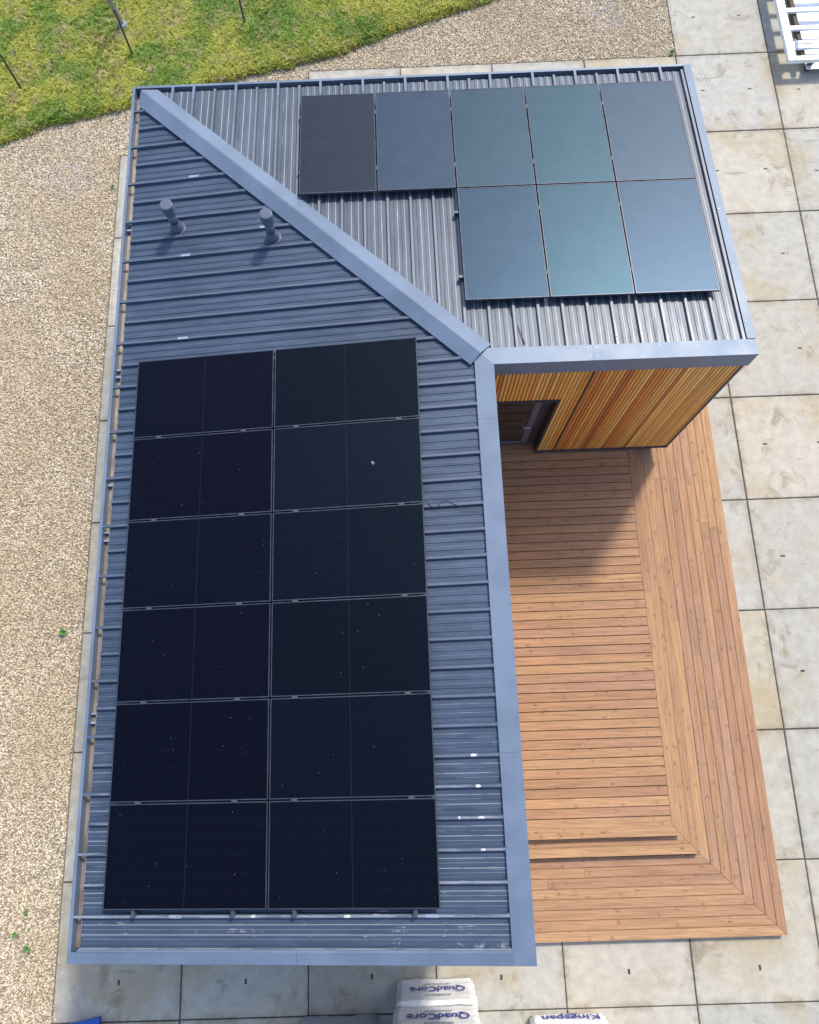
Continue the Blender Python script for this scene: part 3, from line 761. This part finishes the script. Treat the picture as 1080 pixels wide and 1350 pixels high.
for xx in (1.25, 1.38, .3, 2.2, 3.0, 3.42): screw(xx, .19, zB(.19)+up, .010)
for xx in (1.27, 1.37): screw(xx, .06, zB(.06)+up, .010)
for xx in (-5.2, -4.9, -3.8, -2.72, -2.52, -1.3, -.4): screw(xx, YB+.07, zA(xx)+up+.018, .012)
for yy in (.5, 1.4, 2.4, 2.6, 3.6, 4.6): screw(3.40, yy, zB(yy)+up+.014, .010)
for tt in [ .5+.42*k for k in range(11)]:
    screw(-tt-.13, tt-.13, zA(-tt-.13)+.020, .010); screw(-tt+.13, tt+.13, zB(tt+.13)+.020, .010)
o = make('screws', sV, sF, M_screw, roof); o['kind'] = 'stuff'
# pale stickers and residue patches on the ribs
for x, y_, l in [(-4.25, 3.492, .15), (-4.32, 2.145, .14), (-4.30, .807, .15), (-4.25, .138, .13), (-3.15, 2.48, .12), (-4.3, 4.16, .10)]:
    plate('sticker', [(x-l/2, y_-.017, zA(x-l/2)+.003), (x+l/2, y_-.017, zA(x+l/2)+.003), (x+l/2, y_+.017, zA(x+l/2)+.003), (x-l/2, y_+.017, zA(x-l/2)+.003)], .002, M_sticker, roof)
for x, y_, l, m in [(-.55, .138-15*RP, .09, 0), (-.52, .138-16*RP, .07, 0), (-.50, .138-17*RP, .08, 0), (-.50, .138-18*RP, .06, 0), (-4.05, .138-20*RP, .16, 1), (-3.13, .138-20*RP, .07, 0), (-2.05, .138-20*RP, .09, 0), (-1.1, .138-20*RP, .17, 1), (-.75, .138-17*RP, .03, 0)]:
    V, F = [], []
    rr = random.Random(x*100); n = 12; top = []
    for q in range(n):
        a = 2*math.pi*q/n; ca, sa = math.cos(a), math.sin(a)
        sx = (abs(ca)**.5)*(1 if ca > 0 else -1); sy = (abs(sa)**.5)*(1 if sa > 0 else -1); j = 1 if m else rr.uniform(.65, 1.05)
        xx = x+sx*l/2*j; top.append((xx, y_+sy*.017*j, zA(xx)+.0035))
    plate('sticker' if m else 'residue_patch', top, .002, M_sticker if m else M_white_tape, roof)
# joint clamps in the west gutter
for yy in (2.72, -1.28, -4.38, -2.05, .32):
    V, F = box_vf(-5.275, yy-.012, zE-.128, -5.205, yy+.012, zE-.06); box_vf(-5.275, yy+.10, zE-.128, -5.205, yy+.118, zE-.06, V, F); make('gutter_clamp', V, F, M_sticker, roof)

# ------------------------------------------------------------------ roof vents
def vent(x, y, label):
    z0 = zA(x)-RIB; t = empty('roof_vent', (x, y, z0), label, 'vent', 'plastic vents on the west slope')
    ax = (-SL*.0, 0, 1)
    lathe('base_ring', [(.125, -.01), (.125, .012), (.118, .016), (.10, .018)], (x, y, z0+.004), M_vent, t, axis=(-SL, 0, 1))
    lathe('base_cone', [(.098, .015), (.098, .05), (.092, .09), (.080, .13), (.072, .16), (.067, .17)], (x, y, z0), M_vent, t)
    lathe('pipe', [(.066, .165), (.066, .38)], (x, y, z0), M_vent, t)
    lathe('cap', [(.067, .37), (.080, .375), (.080, .42), (.072, .425), (.072, .435), (.088, .44), (.092, .45), (.092, .575), (.089, .587), (.080, .592)], (x, y, z0), M_vent, t)
    V, F = [], []
    for k in range(14):
        a = 2*math.pi*k/14; cx, cy = x+.111*math.cos(a), y+.111*math.sin(a); tube_vf((cx, cy, zA(cx)-RIB+.014), (cx, cy, zA(cx)-RIB+.026), .006, n=6, V=V, F=F)
    o = make('base_screws', V, F, M_rubber, t); o['kind'] = 'stuff'
vent(-4.47, 2.63, 'round dark plastic roof vent nearest the west gutter')
vent(-3.02, 2.30, 'round dark plastic roof vent nearest the diagonal hip capping')

# ------------------------------------------------------------------ solar panels
PW, PL, PG, LIFT = 1.134, 1.944, .020, .105
def pv_mesh():
    hx, hy, th, fw = PL/2, PW/2, .035, .011
    V, F = [], []
    o_ = [(-hx,-hy),(hx,-hy),(hx,hy),(-hx,hy)]; i_ = [(-hx+fw,-hy+fw),(hx-fw,-hy+fw),(hx-fw,hy-fw),(-hx+fw,hy-fw)]
    for pts, z in ((o_, 0), (i_, 0), (i_, -.004), (o_, -th), (i_, -th)): V += [(x, y, z) for x, y in pts]
    for k in range(4):
        j = (k+1) % 4; F += [(k, j, 4+j, 4+k), (4+k, 4+j, 8+j, 8+k), (12+k, 12+j, j, k), (16+k, 16+j, 12+j, 12+k)]
    f = bpy.data.meshes.new('frame'); f.from_pydata(V, [], F); f.materials.append(M_pvframe)
    V, F = box_vf(-hx+fw, -hy+fw, -.010, hx-fw, hy-fw, -.003)
    gm = bpy.data.meshes.new('glass'); gm.from_pydata(V, [], F); gm.materials.append(M_pvA)
    return f, gm
fme, gme = pv_mesh()
ang = math.atan(SL); cc = math.cos(ang)
def solar(x, y, z, rot, label, tint, group):
    t = empty('solar_panel', (x, y, z), label, 'solar panel', group); t.rotation_euler = rot
    for nm, me in (('frame', fme), ('glass', gme)):
        o = bpy.data.objects.new(nm, me); COL.objects.link(o); o.parent = t; o.color = (*tint, 1)
    return t
AX, AY = -4.893, .4458
row_n = ['topmost', 'second from the top', 'third from the top', 'fourth from the top', 'fifth from the top', 'lowest']
rp = random.Random(8)
rotA = Euler((0, -ang, 0))
for i in range(6):
    for k, cn in enumerate(('left', 'right')):
        x = AX + (k*(PL+PG)+PL/2)*cc; y = AY - i*(PW+PG) - PW/2
        lab = 'black solar panel, %s in the %s column of the large array' % (row_n[i], cn)
        tt = rp.uniform(.85, 1.15); tint = (.13*tt, .20*tt, .30*tt) if k else (.12*tt, .13*tt, .25*tt)
        solar(x, y, zA(x)+LIFT+rp.uniform(-.001, .001), rotA, lab, tint, 'solar panels in two columns on the long wing')
rotB = (Matrix.Rotation(-ang, 3, 'X') @ Matrix.Rotation(math.pi/2, 3, 'Z')).to_euler()
BX, BY = -2.6262, 4.8542
tb = [(.35,.46,.62),(.50,.78,1.2),(.46,.84,1.2),(.44,.88,1.2),(.52,.80,1.18)]  # same black glass as the long wing; reflected sheen put into these tints
names5 = ['leftmost', 'second from the left', 'middle', 'fourth from the left', 'rightmost']
for i in range(5):
    x = BX+i*(PW+PG)+PW/2; y = BY-PL/2*cc
    solar(x, y, zB(y)+LIFT+(-.004 if i == 0 else 0), rotB, 'black solar panel with blue sheen, %s in the back row of five' % names5[i], tb[i], 'solar panels on the north wing')
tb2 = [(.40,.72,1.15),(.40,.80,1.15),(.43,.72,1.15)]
for i, nm in zip((2,3,4), ('left', 'middle', 'right')):
    x = BX+i*(PW+PG)+PW/2; y = BY-(PL*1.5+PG)*cc
    solar(x, y, zB(y)+LIFT, rotB, 'black solar panel with blue sheen, %s in the front row of three' % nm, tb2[i-2], 'solar panels on the north wing')
# mounting rails and clamps
def rail(x0, y0, x1, y1, zf, label, group):
    wdt = .02; t = empty('mounting_rail', (x0, y0, zf(x0, y0)), label, 'mounting rail', group)
    dx, dy = (wdt, 0) if abs(x1-x0) < .01 else (0, wdt)
    top = [(x0-dx, y0-dy), (x1-dx, y1-dy), (x1+dx, y1+dy), (x0+dx, y0+dy)]
    plate('rail', [(x, y, zf(x, y)+LIFT-.036) for x, y in top], .04, M_pvframe_edge, t)
    n = 5
    for k in range(n):
        x, y = x0+(x1-x0)*(k+.03)/n, y0+(y1-y0)*(k+.03)/n
        box('foot', (x-.03, y-.03, zf(x, y)+.001), (x+.03, y+.03, zf(x, y)+LIFT-.077), M_pvframe_edge, t)
pn = ['leftmost', 'second from the left', 'third from the left', 'rightmost']
for xx, nm in zip((-4.54, -3.36, -2.646, -1.284), pn):
    rail(xx, -6.55, xx, AY-.02, lambda x, y: zA(x), 'dark mounting rail with its %s stub end below the large panel array' % nm, 'mounting rails under the long wing panels')
for yy, x0, nm in ((4.45, BX-.03, 'back rail'), (3.35, BX-.03, 'front rail')):
    rail(x0, yy, BX+5*(PW+PG)-.04, yy, lambda x, y: zB(y), 'dark mounting rail under the row of five, %s' % nm, 'mounting rails on the north wing')
for yy, nm in ((2.5, 'back rail'), (1.38, 'front rail')):
    rail(BX+2*(PW+PG)-.06, yy, BX+5*(PW+PG)-.04, yy, lambda x, y: zB(y), 'dark mounting rail under the row of three, %s' % nm, 'mounting rails on the north wing')
def clamp(x, y, z, lx, ly):
    pass
cV, cF = [], []
for i in range(1, 6):
    yy = AY-i*(PW+PG)+PG/2
    for xx in (-4.54, -3.36, -2.646, -1.284): box_vf(xx-.035, yy-.012, zA(xx)+LIFT-.01, xx+.035, yy+.012, zA(xx)+LIFT+.003, cV, cF)
for i in range(1, 5):
    xx = BX+i*(PW+PG)-PG/2
    for yy in (4.45, 3.35)+((2.5, 1.38) if i > 2 else ()): box_vf(xx-.012, yy-.035, zB(yy)+LIFT-.01, xx+.012, yy+.035, zB(yy)+LIFT+.003, cV, cF)
cl = make('panel_clamps', cV, cF, M_clamp); tag(cl, 'small metal clamps in the gaps between the solar panels', 'clamp', None, 'stuff')
# bird dropping on the panel
bv, bf = [], []
rb = random.Random(2)
cxs, cys = -2.12, -1.06
bx0, by0 = -1.631, -1.279
for k in range(16):
    a = rb.uniform(0, 6.28); d = abs(rb.gauss(0, .016)); r = rb.uniform(.002, .005); x, y = bx0+d*math.cos(a), by0+d*math.sin(a)
    plate_vf([(x+r*math.cos(q*1.05), y+r*math.sin(q*1.05), zA(x)+LIFT+.0005) for q in range(6)], .002, bv, bf)
o = make('bird_dropping', bv, bf, M_white_tape); tag(o, 'white bird dropping splashed on a black solar panel of the right column', 'bird dropping')

def cable(name, pts, r, mat, label):
    cu = bpy.data.curves.new(name, 'CURVE'); cu.dimensions = '3D'; cu.bevel_depth = r; cu.bevel_resolution = 2
    sp = cu.splines.new('BEZIER'); sp.bezier_points.add(len(pts)-1)
    for b, p in zip(sp.bezier_points, pts): b.co = p; b.handle_left_type = b.handle_right_type = 'AUTO'
    o = bpy.data.objects.new(name, cu); dg = bpy.context.evaluated_depsgraph_get(); COL.objects.link(o); bpy.context.view_layer.update()
    me = bpy.data.meshes.new_from_object(o.evaluated_get(bpy.context.evaluated_depsgraph_get())); bpy.data.objects.remove(o)
    me.materials.clear(); me.materials.append(mat); oo = bpy.data.objects.new(name, me); COL.objects.link(oo); return tag(oo, label, 'cable')
cable('loose_cable', [(x, y, zA(x)+.012-(0 if abs(d) < 1 else 0)) for x, y, d in [(-.98,-1.80,0),(-.86,-1.90,0),(-.76,-1.83,0),(-.62,-1.87,0),(-.50,-1.94,0),(-.36,-1.95,0),(-.26,-1.99,0)]], .0035, M_rubber, 'thin black cable looping out from the panels to the eave flashing')
cable('loose_cable', [(.26, 1.0, zB(1.0)-.02), (.30, .8, zB(.8)-.02), (.38, .55, zB(.55)-.02), (.44, .30, zB(.3)-.02)], .005, M_rubber, 'thin black cable lying between ribs below the row of three panels')

# ------------------------------------------------------------------ wrapped packs at the south edge
def wrap_mesh(x0, y0, z0, x1, y1, z1, seed, amp=.022):
    bm = bmesh.new(); bmesh.ops.create_cube(bm, size=1)
    for v in bm.verts: v.co = Vector((x0+(v.co.x+.5)*(x1-x0), y0+(v.co.y+.5)*(y1-y0), z0+(v.co.z+.5)*(z1-z0)))
    bmesh.ops.bevel(bm, geom=bm.edges[:], offset=.035, segments=2, affect='EDGES')
    bmesh.ops.subdivide_edges(bm, edges=[e for e in bm.edges if e.calc_length() > .2], cuts=16, use_grid_fill=True)
    bm.normal_update()
    for v in bm.verts:
        q = v.co*3.2; n = noise.noise(Vector((q.x+seed, q.y, q.z*2.2)))+.6*noise.noise(v.co*9+Vector((seed,0,0)))
        near = min(abs(v.co.z-z1), abs(v.co.z-z0), abs(v.co.x-x0), abs(v.co.x-x1))
        k = 1.0 if near < .12 else .45
        v.co += v.normal*n*amp*k
    V = [tuple(v.co) for v in bm.verts]; bm.verts.index_update(); F = [tuple(v.index for v in f.verts) for f in bm.faces]; bm.free(); return V, F
def text_mesh(s, size, loc, mat, parent, extr=.0015, width=None, shear=0):
    cu = bpy.data.curves.new('lettering', 'FONT'); cu.body = s; cu.size = size; cu.align_x = 'CENTER'; cu.extrude = extr; cu.shear = shear; cu.offset = .004
    o = bpy.data.objects.new('lettering', cu); COL.objects.link(o); bpy.context.view_layer.update()
    me = bpy.data.meshes.new_from_object(o.evaluated_get(bpy.context.evaluated_depsgraph_get())); bpy.data.objects.remove(o)
    if width:
        xs = [v.co.x for v in me.vertices]; k = width/(max(xs)-min(xs))
        for v in me.vertices: v.co.x *= k
    me.materials.clear(); me.materials.append(mat)
    o = bpy.data.objects.new('lettering', me); COL.objects.link(o); o.parent = parent
    o.location = Vector(loc)-wloc(parent); o.rotation_euler = (math.radians(90), 0, math.radians(180)); return o
def pack(a, b, mat, label, seed, group=None, text=()):
    t = empty('insulation_pack', ((a[0]+b[0])/2, (a[1]+b[1])/2, a[2]), label, 'pack', group)
    V, F = wrap_mesh(*a, *b, seed); make('wrapping', V, F, mat, t, smooth=True)
    for s, size, z, wd, m in text:
        text_mesh(s, size, ((a[0]+b[0])/2+.03, b[1]+.019, z), m, t, .001, wd)
    return t
G_ = 'white wrapped insulation packs'
pack((-1.63, -10.8, .02), (-.47, -8.37, 1.06), M_wrap, 'white wrapped pack marked QuadCore, lower one of the stack of two', 1, G_,
     (('QuadCore', .30, .48, .82, M_text), ('POWERED BY', .07, .80, .40, M_text_grey), ('TECHNOLOGY', .07, .34, .42, M_text_grey)))
pack((-1.66, -10.8, 1.08), (-.48, -8.40, 2.12), M_wrap, 'white wrapped pack marked QuadCore, upper one of the stack of two', 2, G_,
     (('QuadCore', .30, 1.48, .86, M_text), ('POWERED BY', .07, 1.36, .40, M_text_grey), ('TECHNOLOGY', .07, 1.80, .42, M_text_grey)))
pack((.38, -10.8, .02), (1.52, -8.90, .70), M_wrap, 'white wrapped pack marked Kingspan, standing alone right of the stack', 3, G_, (('Kingspan', .26, .16, .86, M_text),))
pack((-3.12, -10.8, .02), (-1.93, -8.83, .60), M_wrap_grey, 'grey wrapped pack without print, in the shade left of the stack', 4)
t = empty('blue_crate', (-6.7, -9.0, 0), 'blue plastic sheeted crate corner at the lower left edge', 'crate')
V, F = plate_vf([(-6.25,-8.76,.14),(-6.88,-8.87,.14),(-6.98,-9.5,.14),(-6.21,-9.4,.14)], .135); make('body', V, F, M_blue, t)
V, F = plate_vf([(-6.23,-8.74,.17),(-6.90,-8.85,.17),(-7.0,-9.52,.17),(-6.19,-9.42,.17)], .028); make('lid', V, F, M_blue, t)

# ------------------------------------------------------------------ white slatted trolley at the top right
tr = empty('slatted_trolley', (7.6, 9.2, 0), 'white metal slatted trolley on castors at the upper right', 'trolley')
zt = .42
A0, A1 = Vector((7.06, 8.33)), Vector((7.10, 12.2))
def tb_(name, x0, y0, x1, y1, z0, z1, mat): return bevel(box(name, (x0, y0, z0), (x1, y1, z1), mat, tr), .006)
tb_('side_rail', 7.125, 8.50, 7.295, 12.2, zt-.10, zt, M_whitemetal)
tb_('side_rail', 8.62, 8.50, 8.79, 12.2, zt-.10, zt, M_whitemetal)
tb_('end_rail', 7.297, 8.50, 8.618, 8.61, zt-.10, zt-.003, M_whitemetal)
for k, yy in enumerate((8.82, 9.32, 9.80, 10.28, 10.75, 11.2, 11.65, 12.0)):
    tb_('slat', 7.297, yy, 8.618, yy+.10, zt-.08, zt-.02, M_whitemetal)
tb_('slat', 7.297, 8.95, 8.618, 9.02, zt-.08, zt-.02, M_whitemetal)
for xx in (7.47, 8.45): tb_('bearer', xx, 8.612, xx+.09, 12.1, zt-.22, zt-.10, M_brown)
tb_('lower_shelf', 7.62, 8.5, 8.25, 12.0, .14, .16, M_whitemetal)
for xx in (7.70, 8.40):
    for yy in (8.62, 11.9):
        c_ = empty('castor', (xx, yy, 0), parent=tr)
        V, F = tube_vf((xx-.03, yy, .075), (xx+.03, yy, .075), .073, n=18); make('wheel', V, F, M_rubber, c_)
        V, F = box_vf(xx-.05, yy-.03, .07, xx-.034, yy+.03, .20); box_vf(xx+.034, yy-.03, .07, xx+.05, yy+.03, .20, V, F); box_vf(xx-.05, yy-.05, .20, xx+.05, yy+.05, .318, V, F)
        make('fork', V, F, M_dark, c_)
V, F = plate_vf([(7.305, 8.80, zt+.012), (7.37, 8.78, zt+.012), (7.40, 8.95, zt+.012), (7.33, 9.06, zt+.012)], .006); make('tape', V, F, M_blue, tr)
V, F = plate_vf([(7.13, 8.76, zt+.004), (7.31, 8.78, zt+.004), (7.32, 8.98, zt+.004), (7.135, 8.96, zt+.004)], .003); make('tape', V, F, M_wrap, tr)

# ------------------------------------------------------------------ posts, pole, weeds
for (x, y), nm in zip(((-9.26, 8.89), (-6.863, 9.645), (-4.42, 10.38)), ('leftmost, by the left edge of the lawn', 'middle, just below the thick pole', 'rightmost, rising out of a clump of dock leaves')):
    V, F = tube_vf((x, y, .0), (x+.01, y, 1.25), .021, n=10)
    t = empty('fence_post', (x, y, 0), 'thin dark steel post in the lawn, '+nm, 'post', 'thin posts in the lawn')
    make('rod', V, F, M_dark, t); V, F = tube_vf((x+.01, y, 1.25), (x+.01, y, 1.28), .025, .012, n=10); make('tip', V, F, M_rubber, t)
pl = empty('utility_pole', (-7.12, 10.45, 0), 'thick grey green pole leaning from a round grey collar in the lawn', 'pole')
lathe('collar', [(.115, 0), (.115, .20), (.10, .23), (.07, .235)], (-7.12, 10.42, .02), M_collar, pl)
d = Vector((-.10, .0, 1)).normalized()
V, F = tube_vf(Vector((-7.12, 10.42, .2)), Vector((-7.12, 10.42, .2))+d*.22, .045, .06, 18); make('base_sleeve', V, F, M_galv, pl, smooth=False)
V, F = tube_vf(Vector((-7.12, 10.42, .2))+d*.22, Vector((-7.12, 10.42, .2))+d*1.0, .062, .062, 18); o = make('shaft', V, F, M_galv, pl)
def weed(x, y, r, n, label, up_=.06, cat='weed', z=0.0, seed=0):
    t = empty('leafy_weed', (x, y, z), label, cat, 'weeds in the gravel' if cat == 'weed' else None); rr = random.Random(seed)
    for k in range(n):
        a = 2*math.pi*k/n+rr.uniform(-.3,.3); ln = r*rr.uniform(.6, 1.1); wd = ln*rr.uniform(.2, .32); d = Vector((math.cos(a), math.sin(a), 0)); s_ = Vector((-d.y, d.x, 0))
        V = [Vector((0,0,.01)), d*ln*.35+s_*wd*.8+Vector((0,0,up_*.9)), d*ln*.35-s_*wd*.8+Vector((0,0,up_*.9)), d*ln*.35+Vector((0,0,up_*.6)),
             d*ln*.7+s_*wd+Vector((0,0,up_*1.2)), d*ln*.7-s_*wd+Vector((0,0,up_*1.2)), d*ln*.7+Vector((0,0,up_*.95)), d*ln+Vector((0,0,up_*.7))]
        F = [(0,1,3),(0,3,2),(1,4,6,3),(3,6,5,2),(4,7,6),(6,7,5)]
        make('leaf', [tuple(v+Vector((x,y,z))) for v in V], F, M_leaf, t)
weed(-4.36, 10.30, .26, 12, 'large pale green dock plant around the foot of the rightmost post', .12, 'plant', .06, 1)
weed(-9.45, 5.0, .07, 7, 'small green weed at the left edge of the gravel under the lawn corner', seed=2)
weed(-9.38, 3.42, .11, 9, 'bushy weed in the left gravel, upper of a close pair', .07, seed=3)
weed(-9.25, 3.05, .08, 7, 'smaller weed in the left gravel, lower of a close pair', seed=4)
weed(-7.12, 6.35, .06, 6, 'tiny weed against the upper end of the paving strip', seed=5)
weed(-7.36, -2.83, .09, 8, 'green weed in the gravel beside the middle of the paving strip', seed=6)
weed(-7.56, -7.25, .06, 6, 'small dark weed low in the gravel, upper one of three', seed=7)
weed(-7.70, -7.58, .07, 6, 'small dark weed low in the gravel, left one of three', seed=8)
weed(-7.50, -7.78, .08, 7, 'small dark weed low in the gravel, lowest one of three', seed=9)
weed(4.88, 9.20, .08, 8, 'green weed in the corner where gravel meets paving at the top', seed=10)
weed(-2.6, 10.9, .12, 9, 'broad leaved plant in the lawn right of the posts', .1, 'plant', .06, 11)
weed(6.86, 10.85, .08, 7, 'small weed growing in the paving joint at the top', seed=12)
